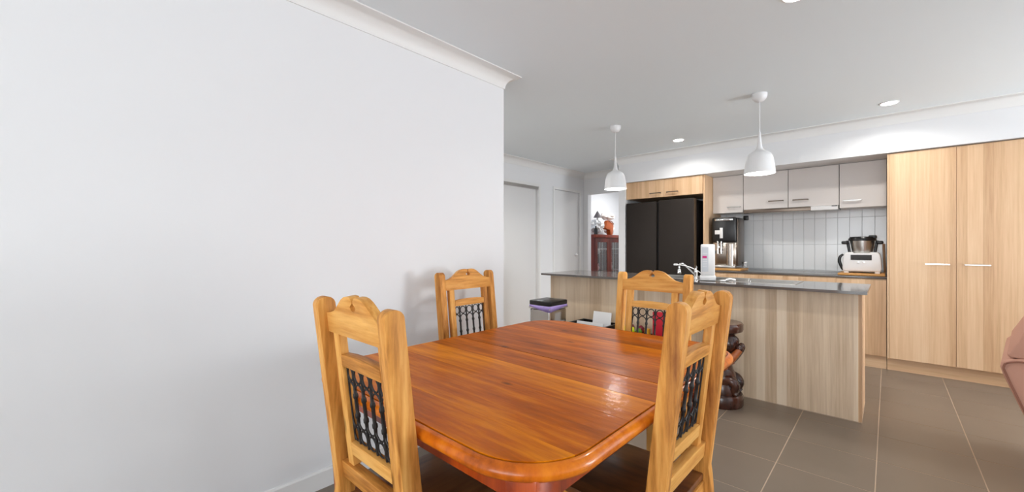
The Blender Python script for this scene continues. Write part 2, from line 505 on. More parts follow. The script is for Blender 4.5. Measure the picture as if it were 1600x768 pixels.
prof += [(0.008 + CR + 0.008, CEIL - 0.007), (0.008 + CR + 0.008, CEIL)]
c1 = struct('trim_1', sweep([(LW, YB), (LW, LWE), (FW, LWE), (FW, KB), (-2.82, KB), (-2.82, BH), (XR, BH), (XR, YB), (LW, YB)], prof), M['trim'])
for p in c1.data.polygons: p.use_smooth = True
c1.data.set_sharp_from_angle(angle=R(30))
# skirting boards
bp = [(0, 0), (0, 0.09), (0.008, 0.09), (0.014, 0.082), (0.014, 0)]
struct('baseboard_left', sweep([(LW, YB), (LW, LWE), (FW, LWE), (FW, 3.86)], bp), M['trim'])
struct('baseboard_far', sweep([(FW, 4.775), (FW, 5.09)], bp), M['trim'])
struct('baseboard_nib', sweep([(-2.93, KB), (-2.82, KB), (-2.82, BH), (-2.72, BH)], bp), M['trim'])

# doors on the far wall
d1 = struct('door_1', (FW - 0.075, FW - 0.04, 3.90, 4.735, 0.005, 2.05), M['door'])
bx('head_track', (FW - 0.08, FW - 0.002, 3.90, 4.735, 2.05, 2.09), M['steel'], d1)
bx('edge_strip', (FW - 0.045, FW - 0.025, 3.965, 3.99, 0.005, 2.05), M['chrome'], d1)
bx('jamb', (FW - 0.08, FW + 0.003, 4.715, 4.735, 0.0, 2.05), M['door'], d1)
struct('trim_2', [(FW, FW + 0.012, 4.735, 4.775, 0, 2.13), (FW, FW + 0.012, 3.86, 4.735, 2.09, 2.13)], M['trim'], 0.003)
d2 = struct('door_2', (FW - 0.06, FW - 0.02, 5.135, 5.835, 0.005, 2.095), M['door'], 0.002)
struct('trim_3', [(FW, FW + 0.010, 5.09, 5.13, 0, 2.14), (FW, FW + 0.010, 5.84, 5.88, 0, 2.14), (FW, FW + 0.010, 5.13, 5.84, 2.10, 2.14)], M['trim'], 0.003)
hb = lathe_bm([(0.026, 0), (0.026, 0.008), (0.010, 0.010), (0.010, 0.035), (0.0, 0.036)], 20)
bmesh.ops.rotate(hb, cent=(0, 0, 0), matrix=Matrix.Rotation(R(90), 3, 'Y'), verts=hb.verts)
bmesh.ops.translate(hb, vec=(FW - 0.02, 5.765, 1.05), verts=hb.verts)
tube_bm([(FW + 0.018, 5.765, 1.05), (FW + 0.022, 5.72, 1.05), (FW + 0.02, 5.66, 1.05)], 0.008, 8, hb)
link('door_handle', hb, M['chrome'], d2, smooth=True)

# splashback tiles
sg = bx('grout_bed', (-1.67, -0.012, KB - 0.006, KB, 0.88, 1.66), M['splash_grout'], kw)
tm = None
TW = 0.1062
for i in range(17):
    for j, (z0, z1) in enumerate([(0.913, 1.219), (1.219, 1.525), (1.525, 1.64)]):
        x1 = -0.320 + 0.1062 * 2 + TW * 1 - i * TW
        x1 = -0.0014 - i * TW if False else (-0.320 + TW * 3) - i * TW - 0.0
        x0 = x1 - TW
        x0c, x1c = max(x0, -1.668), min(x1, -0.0125)
        if x1c - x0c < 0.01: continue
        centred('wall_tile', (x0c + 0.0013, x1c - 0.0013, KB - 0.013, KB - 0.005, z0 + 0.0013, z1 - 0.0013), M['splash'], kw, 0.0012, 1)

# ------------------------------------------------------------------ kitchen joinery
def d_handle(parent, x0, x1, y, z, mat, r=0.005, name='handle'):
    """squared D bar handle on a face at y, standing out to -y"""
    bm = bmesh.new()
    h = box_bm([(x0, x1, y - 0.032, y - 0.024, z - 0.006, z + 0.006), (x0, x0 + 0.009, y - 0.03, y, z - 0.006, z + 0.006), (x1 - 0.009, x1, y - 0.03, y, z - 0.006, z + 0.006)], 0.0015, 1)
    bm.free()
    return link(name, h, mat, parent, smooth=True)

# tall cupboard
t = thing('tall_cupboard', 'tall two-door light oak pantry cupboard from floor to bulkhead at the right', 'cupboard', (0.44, 5.6, 0))
def loc(b, o): return (b[0] - o[0], b[1] - o[0], b[2] - o[1], b[3] - o[1], b[4], b[5])
O = (0.44, 5.6)
centred('body', loc((-0.008, 0.925, 5.315, 5.965, 0.125, 2.085), O), M['oak'], t)
centred('plinth', loc((-0.008, 0.925, 5.372, 5.96, 0.0, 0.125), O), M['oakx'], t)
for (x0, x1, hx0, hx1, hm) in ((0.006, 0.4385, 0.245, 0.40, 'chrome'), (0.4415, 0.895, 0.487, 0.637, 'steel')):
    d = centred('door', loc((x0, x1, 5.296, 5.313, 0.128, 2.078), O), M['oak'], t, 0.0012, 1)
    h = d_handle(d, hx0 - (x0 + x1) / 2, hx1 - (x0 + x1) / 2, -0.0085, 1.035 - 1.103, M[hm])
centred('scribe_panel', loc((0.897, 0.925, 5.296, 5.313, 0.128, 2.078), O), M['oak'], t)
centred('scribe_panel', loc((-0.008, 0.004, 5.296, 5.313, 0.128, 2.078), O), M['oak'], t)

# base cabinets
t = thing('base_cabinet', 'light oak base cabinets under the dark bench on the back wall', 'cabinet', (-0.84, 5.65, 0))
O = (-0.84, 5.65)
centred('body', loc((-1.665, -0.012, 5.35, 5.955, 0.125, 0.878), O), M['oak'], t)
centred('plinth', loc((-1.665, -0.012, 5.375, 5.95, 0.0, 0.125), O), M['oakx'], t)
for x0, x1 in ((-1.664, -1.312), (-1.309, -0.855), (-0.852, -0.398), (-0.395, -0.014)):
    centred('door', loc((x0, x1, 5.33, 5.348, 0.128, 0.868), O), M['oak'], t, 0.0012, 1)
tag(bx('kitchen_bench', (-1.668, -0.010, 5.325, KB - 0.014, 0.88, 0.90), M['stone'], bev=0.0015), 'dark stone benchtop along the white tiled wall', 'benchtop')

# wall cabinets
defs = [(-1.668, -1.318, 1.620, -1.495, -1.345, 1.688, 'steel', 'white overhead cabinet beside the oak fridge panel, leftmost of four'),
        (-1.314, -0.854, 1.648, -1.045, -0.895, 1.730, 'darkmetal', 'white overhead cabinet above the left half of the rangehood'),
        (-0.850, -0.392, 1.648, -0.806, -0.660, 1.727, 'darkmetal', 'white overhead cabinet above the right half of the rangehood'),
        (-0.388, -0.012, 1.612, -0.355, -0.205, 1.685, 'steel', 'white overhead cabinet beside the tall oak cupboard, rightmost of four')]
for x0, x1, zb, h0, h1, hz, hm, lab in defs:
    cx = (x0 + x1) / 2
    t = thing('wall_cabinet', lab, 'cabinet', (cx, 5.8, zb), group='white overhead cabinets')
    centred('body', (x0 - cx, x1 - cx, -0.158, 0.155, 0, 2.088 - zb), M['white_cab'], t)
    d = centred('door', (x0 - cx + 0.001, x1 - cx - 0.001, -0.176, -0.160, -0.002, 2.080 - zb), M['white_cab'], t, 0.0012, 1)
    d_handle(d, h0 - cx, h1 - cx, -0.008, hz - zb - (2.078 - zb) / 2, M[hm])
t = thing('rangehood', 'slim slide-out steel rangehood under the middle overhead cabinets', 'rangehood', (-0.853, 5.7, 1.60))
bx('body', (-0.455, 0.455, -0.06, 0.25, 0.006, 0.046), M['steel'], t, 0.002)
bx('slide_front', (-0.455, 0.215, -0.085, -0.06, 0.000, 0.042), M['darkmetal'], t, 0.002)  # dark metal puts the steel's dark reflection into its colour
bx('slide_front', (0.215, 0.455, -0.088, -0.06, -0.002, 0.044), M['white'], t, 0.002)  # white puts the brightly lit end of the steel front into its colour
bx('switch', (0.40, 0.45, -0.092, -0.088, 0.034, 0.042), M['black'], t)

# fridge surround
t = thing('fridge_surround', 'light oak surround with two small doors above the black fridge', 'cabinet', (-2.19, 5.6, 0))
O = (-2.19, 5.6)
centred('side_panel', loc((-1.690, -1.671, 5.318, 5.965, 0, 2.088), O), M['oak'], t)
centred('body', loc((-2.717, -1.692, 5.318, 5.965, 1.855, 2.088), O), M['oak'], t)
for x0, x1, h0, h1 in ((-2.717, -2.182, -2.367, -2.217), (-2.179, -1.692, -2.139, -1.989)):
    d = centred('door', loc((x0, x1, 5.298, 5.316, 1.853, 2.086), O), M['oak'], t, 0.0012, 1)
    d_handle(d, h0 - (x0 + x1) / 2, h1 - (x0 + x1) / 2, -0.009, 1.908 - 1.9695, M['darkmetal'])

# fridge
t = thing('fridge', 'black side-by-side fridge freezer under the oak cupboards', 'fridge', (-2.22, 5.6, 0))
bx('body', (-0.478, 0.440, -0.25, 0.34, 0.03, 1.79), M['blackmatt'], t, 0.004)
bx('door', (-0.482, -0.052, -0.335, -0.258, 0.06, 1.795), M['fridge'], t, 0.006)
bx('door', (-0.018, 0.438, -0.335, -0.258, 0.06, 1.805), M['fridge'], t, 0.006)
bx('handle_recess', (-0.052, -0.018, -0.29, -0.262, 0.06, 1.79), M['black'], t)
bx('edge_strip', (0.4385, 0.4425, -0.335, -0.262, 0.06, 1.80), M['bronze'], t)
for sx in (-0.44, 0.40):
    bx('foot', (sx, sx + 0.04, -0.2, -0.16, 0, 0.03), M['black'], t)

# ------------------------------------------------------------------ island
t = thing('island_cabinet', 'pale ash kitchen island with vertical grain panels behind the dining table', 'island', (-1.45, 3.9, 0))
O = (-1.45, 3.9)
centred('front_panel', loc((-2.775, -0.150, 3.62, 3.638, 0.004, 0.879), O), M['ash'], t)
centred('end_panel', loc((-0.150, -0.132, 3.62, 4.14, 0.004, 0.879), O), M['oak'], t)
centred('end_panel', loc((-2.775, -2.757, 3.640, 4.14, 0.004, 0.879), O), M['ash'], t)
centred('body', loc((-2.755, -0.152, 3.640, 4.22, 0.1, 0.70), O), M['oak'], t)
bx('sealant_bead', [loc((-2.775, -0.130, 3.6175, 3.62, 0.0, 0.003), O), loc((-0.132, -0.1295, 3.615, 4.14, 0.0, 0.003), O)], M['grout'], t)
# benchtop with a cut-out for the sink
SX0, SX1, SY0, SY1 = -1.72, -0.53, 3.78, 4.19
t = thing('island_benchtop', 'dark polished stone top of the island with a sink let in', 'benchtop', (-1.45, 3.9, 0.88))
bx('slab', [loc((-2.82, SX0, 3.503, 4.25, 0, 0.02), O), loc((SX1, -0.10, 3.503, 4.25, 0, 0.02), O),
            loc((SX0, SX1, 3.503, SY0, 0, 0.02), O), loc((SX0, SX1, SY1, 4.25, 0, 0.02), O)], M['stone'], t)
# sink
t = thing('sink', 'stainless steel inset sink with a drainer in the island top', 'sink', (-1.125, 3.985, 0.9))
hx, hy = 0.60, 0.215
def rect_ring(x0, x1, y0, y1, w, z0, z1):
    return [(x0, x1, y0, y0 + w, z0, z1), (x0, x1, y1 - w, y1, z0, z1), (x0, x0 + w, y0 + w, y1 - w, z0, z1), (x1 - w, x1, y0 + w, y1 - w, z0, z1)]
bx('rim', rect_ring(-hx, hx, -hy, hy, 0.02, 0.0, 0.003), M['steel'], t)
def bowl(x0, x1, y0, y1, dp):
    b = []
    w = 0.0015
    b += rect_ring(x0, x1, y0, y1, w, -dp, 0.001)
    b.append((x0, x1, y0, y1, -dp - 0.002, -dp))
    return b
bx('bowl', bowl(-0.56, -0.16, -0.185, 0.175, 0.16), M['steel'], t)
bx('bowl', bowl(-0.13, 0.03, -0.185, 0.175, 0.10), M['steel'], t)
bx('deck', [(-0.58, -0.56, -0.195, 0.195, -0.002, 0.001), (-0.16, -0.13, -0.195, 0.195, -0.002, 0.001), (-0.56, 0.58, 0.175, 0.195, -0.002, 0.001), (-0.58, 0.03, -0.195, -0.185, -0.002, 0.001)], M['steel'], t)
dr = [(0.03, 0.58, -0.195, 0.175, -0.006, -0.003)]
for k in range(12):
    y = -0.17 + k * 0.029
    dr.append((0.06, 0.55, y, y + 0.012, -0.003, 0.0005))
bx('drainer', dr, M['steel'], t)
# tap
t = thing('mixer_tap', 'chrome mixer tap reaching over the sink, left of the water filter', 'tap', (-1.27, 3.80, 0.903))
link('base', lathe_bm([(0.024, 0), (0.024, 0.005), (0.016, 0.010), (0.015, 0.055), (0.017, 0.06), (0.012, 0.08), (0, 0.082)], 20), M['chrome'], t, smooth=True)
link('spout', tube_bm(smooth_path([(0, 0, 0.03), (-0.06, 0.03, 0.075), (-0.13, 0.07, 0.125), (-0.17, 0.09, 0.13), (-0.185, 0.098, 0.11), (-0.185, 0.098, 0.085)]), 0.0075, 12), M['chrome'], t, smooth=True)
link('nozzle', lathe_bm([(0.010, 0.08), (0.015, 0.072), (0.015, 0.05), (0.019, 0.045), (0.016, 0.03), (0, 0.03)], 16, c=(-0.185, 0.098)), M['chrome'], t, smooth=True)
link('lever', tube_bm(smooth_path([(0, 0, 0.078), (-0.005, 0.03, 0.105), (-0.03, 0.08, 0.115)]), [0.007] * 12 + [0.005], 8), M['chrome'], t, smooth=True)
# water filter
t = thing('water_filter', 'white countertop water filter with a pink label and hose, standing by the sink', 'water filter', (-1.15, 3.735, 0.90), rotz=R(18))
bx('base', (-0.062, 0.062, -0.05, 0.05, 0.003, 0.045), M['white'], t, 0.006)
bx('housing', (-0.055, 0.055, -0.045, 0.045, 0.045, 0.315), M['white'], t, 0.010)
bx('label', (-0.047, 0.004, -0.0462, -0.0452, 0.08, 0.29), M['labelpale'], t)
bx('print', (-0.042, -0.008, -0.0472, -0.0463, 0.195, 0.215), M['pink'], t)
for z in (0.235, 0.180, 0.165, 0.150, 0.135, 0.12):
    bx('print', (-0.040, -0.004, -0.0472, -0.0463, z, z + 0.004), M['white'], t)
link('hose', tube_bm(smooth_path([(-0.04, 0.03, 0.05), (-0.09, 0.06, 0.085), (-0.17, 0.12, 0.115), (-0.255, 0.17, 0.128)]), 0.004, 8), M['white'], t, smooth=True)
bx('valve', (-0.285, -0.25, 0.155, 0.185, 0.118, 0.135), M['white'], t, 0.004)
# little fittings next to the filter
t = thing('sink_fittings', 'small white plastic tap fittings lying right of the water filter', 'fittings', (-1.03, 3.74, 0.90))
link('ring', tube_bm([(0.018 * math.cos(a), 0.018 * math.sin(a), 0.006) for a in [i * PI / 8 for i in range(16)]], 0.005, 8, closed=True), M['white'], t, smooth=True)
link('tube', tube_bm([(0.02, 0.01, 0.012), (0.05, 0.03, 0.02), (0.09, 0.03, 0.012)], 0.009, 10), M['white'], t, smooth=True)
link('plug', lathe_bm([(0.022, 0.003), (0.022, 0.009), (0.006, 0.012), (0.006, 0.022), (0, 0.024)], 16, c=(0.17, 0.10)), M['steel'], t, smooth=True)

# ------------------------------------------------------------------ dining table
TZ = 0.74
TX0, TX1, TY0, TY1 = -1.635, -0.476, 0.589, 2.055
def rrect(x0, x1, y0, y1, r, n=14):
    pts = []
    for cx, cy, a0 in ((x1 - r, y1 - r, 0), (x0 + r, y1 - r, 90), (x0 + r, y0 + r, 180), (x1 - r, y0 + r, 270)):
        for k in range(n + 1):
            a = R(a0 + 90 * k / n)
            pts.append((cx + r * math.cos(a), cy + r * math.sin(a)))
    return pts
TCX, TCY = (TX0 + TX1) / 2, (TY0 + TY1) / 2
tbl = thing('dining_table', 'glossy red-brown timber dining table with rounded corners and a centre join', 'table', (TCX, TCY, 0))
W2, L2 = (TX1 - TX0) / 2, (TY1 - TY0) / 2
CRN = 0.205
GI = 0.024
JY = 1.322 - TCY
# planks run along x, clipped by the rounded outline
def inner_halfwidth(y):
    r = CRN - GI; hw = W2 - GI; hl = L2 - GI
    ay = abs(y)
    if ay <= hl - r: return hw
    d = ay - (hl - r)
    return hw - r + math.sqrt(max(0, r * r - d * d))
edges = [-(L2 - GI), 0.748 - TCY, 0.99 - TCY, 1.16 - TCY, JY, 1.50 - TCY, 1.76 - TCY, (L2 - GI)]
for i in range(7):
    y0, y1 = edges[i] + 0.0003, edges[i + 1] - 0.0003
    if i == 3: y1 -= 0.0018
    if i == 4: y0 += 0.0018
    ys = [y0 + (y1 - y0) * k / 16 for k in range(17)]
    pts = [(inner_halfwidth(y), y) for y in ys] + [(-inner_halfwidth(y), y) for y in reversed(ys)]
    cl_ = []
    for p in pts:
        if not cl_ or (abs(p[0] - cl_[-1][0]) + abs(p[1] - cl_[-1][1])) > 1e-4: cl_.append(p)
    cy = (y0 + y1) / 2
    cl_ = [(p[0], p[1] - cy) for p in cl_]
    pl = link('plank', prism_bm(cl_, TZ - 0.0049, TZ, 'XY'), M['table'], tbl, loc=(0, cy, 0))
    sh = (0.05, -0.05, 0.035, -0.06, -0.065, -0.045, -0.075)[i]
    pl.color = (1 + sh, 1, 1, 1)
# moulded edge (two halves split at the join)
def edge_loop(half):
    n = 14
    inner = []
    r = CRN - GI
    hw, hl = W2 - GI, L2 - GI
    if half < 0:
        pts = [(hw, JY)]
        for k in range(n + 1):
            a = R(0 - 90 * k / n); pts.append((hw - r + r * math.cos(a), -hl + r + r * math.sin(a)))
        for k in range(n + 1):
            a = R(-90 - 90 * k / n); pts.append((-hw + r + r * math.cos(a), -hl + r + r * math.sin(a)))
        pts.append((-hw, JY))
    else:
        pts = [(-hw, JY)]
        for k in range(n + 1):
            a = R(180 - 90 * k / n); pts.append((-hw + r + r * math.cos(a), hl - r + r * math.sin(a)))
        for k in range(n + 1):
            a = R(90 - 90 * k / n); pts.append((hw - r + r * math.cos(a), hl - r + r * math.sin(a)))
        pts.append((hw, JY))
    return pts
eprof = [(0.0025, TZ - 0.030), (0.0025, TZ - 0.003), (0.004, TZ - 0.002), (0.007, TZ - 0.0025), (0.014, TZ - 0.006), (0.020, TZ - 0.011), (0.0235, TZ - 0.018),
         (0.024, TZ - 0.024), (0.022, TZ - 0.031), (0.016, TZ - 0.037), (0.006, TZ - 0.040), (-0.02, TZ - 0.040), (-0.02, TZ - 0.029), (0.0025, TZ - 0.029)]
for half in (-1, 1):
    P = edge_loop(half)
    bm = bmesh.new(); rings = []
    for i, p in enumerate(P):
        a = Vector(P[max(i - 1, 0)]); b = Vector(P[min(i + 1, len(P) - 1)])
        d = (b - a).normalized()
        nrm = Vector((-d.y, d.x))
        c = Vector(p)
        if i in (0, len(P) - 1): nrm = Vector((1 if p[0] > 0 else -1, 0))
        if nrm.dot(c) < 0: nrm = -nrm
        yo = 0.0008 * half if i in (0, len(P) - 1) else 0
        rings.append([bm.verts.new((c.x + nrm.x * o, c.y + nrm.y * o + yo, z)) for o, z in eprof])
    k = len(eprof)
    for a, b in zip(rings, rings[1:]):
        for j in range(k): bm.faces.new((a[j], a[(j + 1) % k], b[(j + 1) % k], b[j]))
    bm.faces.new(rings[0]); bm.faces.new(rings[-1][::-1])
    link('moulded_edge', bm, M['table_edge'], tbl, smooth=True)
bm = bmesh.new()
gp = rrect(-(W2 - GI + 0.003), W2 - GI + 0.003, -(L2 - GI + 0.003), L2 - GI + 0.003, CRN - GI)
link('groove_line', prism_bm(gp, TZ - 0.0285, TZ - 0.005, 'XY'), M['groove'], tbl)
# apron and legs
LX, LY = W2 - 0.105, L2 - 0.105
def chamfer_leg(cx, cy):
    o = thing_part = None
    s = 0.045
    bmk = box_bm([(cx - s, cx + s, cy - s, cy + s, 0.55, TZ - 0.031)], 0.004)
    l = link('leg', bmk, M['table_red'], tbl, smooth=True)
    prof = [(0.0, 0.0), (0.018, 0.0), (0.024, 0.02), (0.022, 0.05), (0.030, 0.07), (0.030, 0.085), (0.021, 0.10), (0.023, 0.16), (0.036, 0.36), (0.043, 0.44),
            (0.040, 0.475), (0.026, 0.495), (0.026, 0.505), (0.040, 0.515), (0.040, 0.53), (0.028, 0.54), (0.036, 0.55)]
    link('turned_shaft', lathe_bm(prof, 24, c=(cx, cy)), M['table_red'], l, smooth=True)
for sx in (-1, 1):
    for sy in (-1, 1):
        chamfer_leg(sx * (LX - (0.035 if sy > 0 else 0)), sy * LY - (0.07 if sy > 0 else 0))
for sx in (-1, 1):
    bx('apron', (sx * LX - 0.013, sx * LX + 0.013, -LY + 0.045, LY - 0.115, TZ - 0.125, TZ - 0.031), M['table_red'], tbl)
for sy in (-1, 1):
    bx('apron', (-LX + 0.045, LX - 0.045, sy * LY - 0.013 - (0.07 if sy > 0 else 0), sy * LY + 0.013 - (0.07 if sy > 0 else 0), TZ - 0.125, TZ - 0.031), M['table_red'], tbl)

# ------------------------------------------------------------------ dining chair
SZ = 0.425       # seat height
LEAN = 0.116
DIR = Vector((0, -LEAN, 1)).normalized()
NRM = Vector((0, 1, LEAN)).normalized()
def back_pt(x, z, n):
    """point at height z on the leaning back centre plane, n towards the front"""
    wl = (z - 0.45) / DIR.z
    return Vector((x, 0, 0.45)) + DIR * wl + NRM * n
def back_prism(outline, t0, t1, bev=0.002):
    bm = bmesh.new()
    A = [bm.verts.new(back_pt(x, z, t0)) for x, z in outline]
    B = [bm.verts.new(back_pt(x, z, t1)) for x, z in outline]
    n = len(outline)
    bm.faces.new(A); bm.faces.new(B[::-1])
    for i in range(n):
        bm.faces.new((A[i], B[i], B[(i + 1) % n], A[(i + 1) % n]))
    bmesh.ops.recalc_face_normals(bm, faces=bm.faces)
    if bev:
        es = [e for e in bm.edges if e.calc_face_angle(0) > R(50)]
        bmesh.ops.bevel(bm, geom=es, offset=bev, segments=2, profile=0.5, affect='EDGES', clamp_overlap=True)
    return bm
def rect(x0, x1, z0, z1): return [(x0, z0), (x1, z0), (x1, z1), (x0, z1)]
def make_chair(label, loc, rotz, tone=0.0):
    c = thing('dining_chair', label, 'chair', loc, rotz, 'carved timber dining chairs with iron lattice backs')
    PX = 0.1925; pw = 0.0185; hd = 0.0275
    for s in (-1, 1):
        # side profile of the back post with a rounded top
        rear, front = [], []
        base = [(-0.035, 0.0), (-0.004, 0.42), (0.0, 0.45)]
        for y, z in base:
            rear.append((y - hd * 0.95, z)); front.append((y + hd * 0.95, z))
        topz = 1.05 - hd
        ty = -LEAN * (topz - 0.45)
        arc = []
        for k in range(0, 13):
            a = PI * k / 12
            arc.append((ty + hd * math.cos(a), topz + hd * math.sin(a) * 0.9))
        pts = front + arc + rear[::-1]
        bmx = prism_bm(pts, s * PX - pw, s * PX + pw, 'YZ', 0.0022)
        link('back_post', bmx, M['chair_v'], c, smooth=True)
        # inner stile
        x0, x1 = (0.113, 0.148) if s > 0 else (-0.148, -0.113)
        link('inner_stile', back_prism(rect(x0, x1, 0.535, 0.945), -0.001, 0.024), M['chair_v'], c, smooth=True)
        # front leg and side pieces
        bx('front_leg', (s * 0.168 - 0.02, s * 0.168 + 0.02, 0.315, 0.355, 0, SZ - 0.024), M['chair_v'], c, 0.003)
        bx('side_apron', (s * 0.175 - 0.011, s * 0.175 + 0.011, 0.026, 0.315, SZ - 0.085, SZ - 0.024), M['chair_h'], c, 0.002)
        bx('side_stretcher', (s * 0.175 - 0.011, s * 0.175 + 0.011, 0.005, 0.318, 0.14, 0.17), M['chair_h'], c, 0.002)
    # crest rail with ogee top, centre slit and teardrop
    half = [(0.175, 1.000), (0.150, 1.003), (0.125, 1.010), (0.105, 1.022), (0.085, 1.037), (0.068, 1.049), (0.050, 1.057), (0.030, 1.060), (0.012, 1.059), (0.0035, 1.050),
            (0.0022, 1.042), (0.009, 1.038), (0.017, 1.030), (0.012, 1.024), (0.0, 1.020)]
    top = half + [(-x, z) for x, z in reversed(half[:-1])]
    outline = [(-0.175, 0.942), (0.175, 0.942)] + top
    link('crest_rail', back_prism(outline, -0.003, 0.025, 0.0012), M['chair_h'], c, smooth=True)
    ur = link('upper_rail', back_prism([(-0.113, 0.847), (0.113, 0.847), (0.113, 0.880), (0.06, 0.885), (0, 0.887), (-0.06, 0.885), (-0.113, 0.880)], -0.002, 0.025), M['chair_h'], c, smooth=True)
    link('lower_rail', back_prism(rect(-0.113, 0.113, 0.573, 0.613), -0.002, 0.025), M['chair_h'], c, smooth=True)
    link('cross_rail', back_prism(rect(-0.175, 0.175, 0.485, 0.537), -0.010, 0.018), M['chair_h'], c, smooth=True)
    # iron lattice
    g = bmesh.new()
    top_z, bot_z = 0.845, 0.615
    P = 0.05
    def flip(z, up): return z if up else top_z + bot_z - z
    for up in (True, False):
        for k in range(-2, 3):      # pointed arches under each ring
            cx = k * P
            for sd in (-1, 1):
                xe = cx + sd * P / 2
                if abs(xe) > 0.112: xe = math.copysign(0.110, xe)
                pts = [back_pt(cx, flip(0.799, up), 0.012), back_pt(cx + (xe - cx) * 0.55, flip(0.792, up), 0.012), back_pt(cx + (xe - cx) * 0.9, flip(0.778, up), 0.012), back_pt(xe, flip(0.755, up), 0.012)]
                tube_bm(smooth_path(pts, 3), 0.0028, 6, g)
    for s in (-1, 1):
        tube_bm([back_pt(s * 0.1105, bot_z, 0.012), back_pt(s * 0.1105, top_z, 0.012)], 0.0025, 6, g)
    gr = link('iron_lattice', g, M['iron'], c, smooth=True)
    rb = None
    for up in (True, False):
        for k in range(-2, 3):
            cx = k * P
            zc = flip(0.822, up)
            rx = 0.0195
            if abs(k) == 2: cx -= math.copysign(0.006, cx); rx = 0.0150
            b = bmesh.new()
            tube_bm([back_pt(cx + rx * math.cos(a), zc + 0.0205 * math.sin(a), 0.012) for a in [i * PI / 10 for i in range(20)]], 0.0028, 6, b, True)
            # collar at the foot of the ring
            bb = blob_bm(back_pt(k * P, flip(0.7995, up), 0.012), 0.0058, 0, 0, 1)
            tmpm = bpy.data.meshes.new('tmp'); bb.to_mesh(tmpm); bb.free(); b.from_mesh(tmpm); bpy.data.meshes.remove(tmpm)
            link('ring', b, M['iron'], gr, smooth=True)
    for k in (-1.5, -0.5, 0.5, 1.5):
        x = k * P
        zs, rr = [], []
        def add(z, r): zs.append(z); rr.append(r)
        add(bot_z, 0.0046); add(0.64, 0.0056)
        for zc in (0.664, 0.700, 0.760, 0.796):
            if zc in (0.700, 0.760):
                add(zc - 0.008, 0.0056); add(zc - 0.004, 0.0080); add(zc + 0.004, 0.0080); add(zc + 0.008, 0.0056)
            else:
                add(zc - 0.004, 0.0046); add(zc + 0.004, 0.0046)
        add(0.82, 0.0042); add(top_z, 0.0040)
        link('bar', tube_bm([back_pt(x, z, 0.012) for z in zs], rr, 8), M['iron'], gr, smooth=True)
    # seat
    sp = rrect(-0.195, 0.195, -0.01, 0.362, 0.02, 4)
    link('seat', prism_bm(sp, SZ - 0.023, SZ, 'XY', 0.004), M['seat'], c, smooth=True)
    bx('front_apron', (-0.148, 0.148, 0.325, 0.347, SZ - 0.085, SZ - 0.024), M['chair_h'], c, 0.002)
    bx('rear_apron', (-0.173, 0.173, -0.014, 0.010, SZ - 0.085, SZ - 0.024), M['chair_h'], c, 0.002)
    bx('front_stretcher', (-0.148, 0.148, 0.325, 0.345, 0.20, 0.23), M['chair_h'], c, 0.002)
    for ch in c.children:
        ch.color = (1 + tone, 1, 1, 1)
    return c
make_chair('timber chair nearest the camera on the left, at the near end of the table', (-1.068, 0.580, 0), 0)
make_chair('timber chair between the white wall and the long side of the table', (-1.815, 1.607, 0), R(-90), -0.07)
make_chair('timber chair at the far end of the table, with its back to the island', (-0.978, 2.170, 0), R(180), 0.04)
make_chair('timber chair nearest the camera on the right side of the table', (-0.470, 1.272, 0.005), R(90))

# ------------------------------------------------------------------ lamps
def pendant(x, y, label):
    t = thing('pendant_lamp', label, 'lamp', (x, y, CEIL), group='white pendant lamps over the island')
    z0 = 1.79 - CEIL
    link('canopy', lathe_bm([(0.055, 0.0), (0.055, -0.018), (0.050, -0.038), (0.036, -0.056), (0.015, -0.066), (0, -0.067)], 28), M['lampwhite'], t, smooth=True)
    link('cord', tube_bm([(0, 0, -0.066), (0, 0, z0 + 0.34)], 0.0038, 8), M['lampwhite'], t, smooth=True)
    pr = [(0.0, z0 + 0.345), (0.008, z0 + 0.34), (0.012, z0 + 0.29), (0.016, z0 + 0.24), (0.022, z0 + 0.21), (0.034, z0 + 0.19), (0.060, z0 + 0.176), (0.080, z0 + 0.160),
          (0.094, z0 + 0.132), (0.104, z0 + 0.08), (0.112, z0 + 0.01), (0.114, z0), (0.110, z0), (0.106, z0 + 0.02), (0.098, z0 + 0.09), (0.086, z0 + 0.13), (0.07, z0 + 0.15), (0.0, z0 + 0.165)]
    link('shade', lathe_bm(pr, 40, cap=False), M['lampwhite'], t, smooth=True)
    link('diffuser', lathe_bm([(0, z0 + 0.012), (0.107, z0 + 0.012), (0.107, z0 + 0.016), (0, z0 + 0.016)], 32, cap=False), M['glow'], t)
    area('pendant_bulb', (x, y, 1.795), (0, 0, 0), 0.18, 0.18, 8, (1, 0.97, 0.93), 'DISK')
    return t
pendant(-2.074, 3.805, 'white bell pendant lamp hanging left, in front of the open doorway')
pendant(-0.770, 3.795, 'white bell pendant lamp hanging right, in front of the overhead cabinets')
def downlight(x, y, label, power=6.5):
    t = thing('downlight', label, 'light', (x, y, CEIL), group='recessed ceiling downlights')
    link('ring', lathe_bm([(0.066, 0), (0.066, -0.004), (0.056, -0.006), (0.053, -0.001), (0.053, 0)], 28, cap=False), M['trim'], t, smooth=True)
    link('diffuser', lathe_bm([(0, -0.0025), (0.053, -0.0025), (0.053, -0.001), (0, -0.001)], 24, cap=False), M['glow2'], t)
    l = area('downlight_beam', (x, y, CEIL - 0.012), (0, 0, 0), 0.08, 0.08, power, (1, 0.96, 0.90), 'DISK', 150)
downlight(-1.80, 4.795, 'lit downlight in the ceiling between the two pendants')
downlight(0.005, 4.797, 'lit downlight in the ceiling in front of the tall cupboard')
downlight(-0.332, 2.415, 'lit downlight cut off by the top edge of the photograph, above the chair at right')

downlight(-3.05, 2.85, 'added downlight brightening the hall, out of view behind the end of the left wall', 14)  # extra lamp put in unseen to brighten the hall end
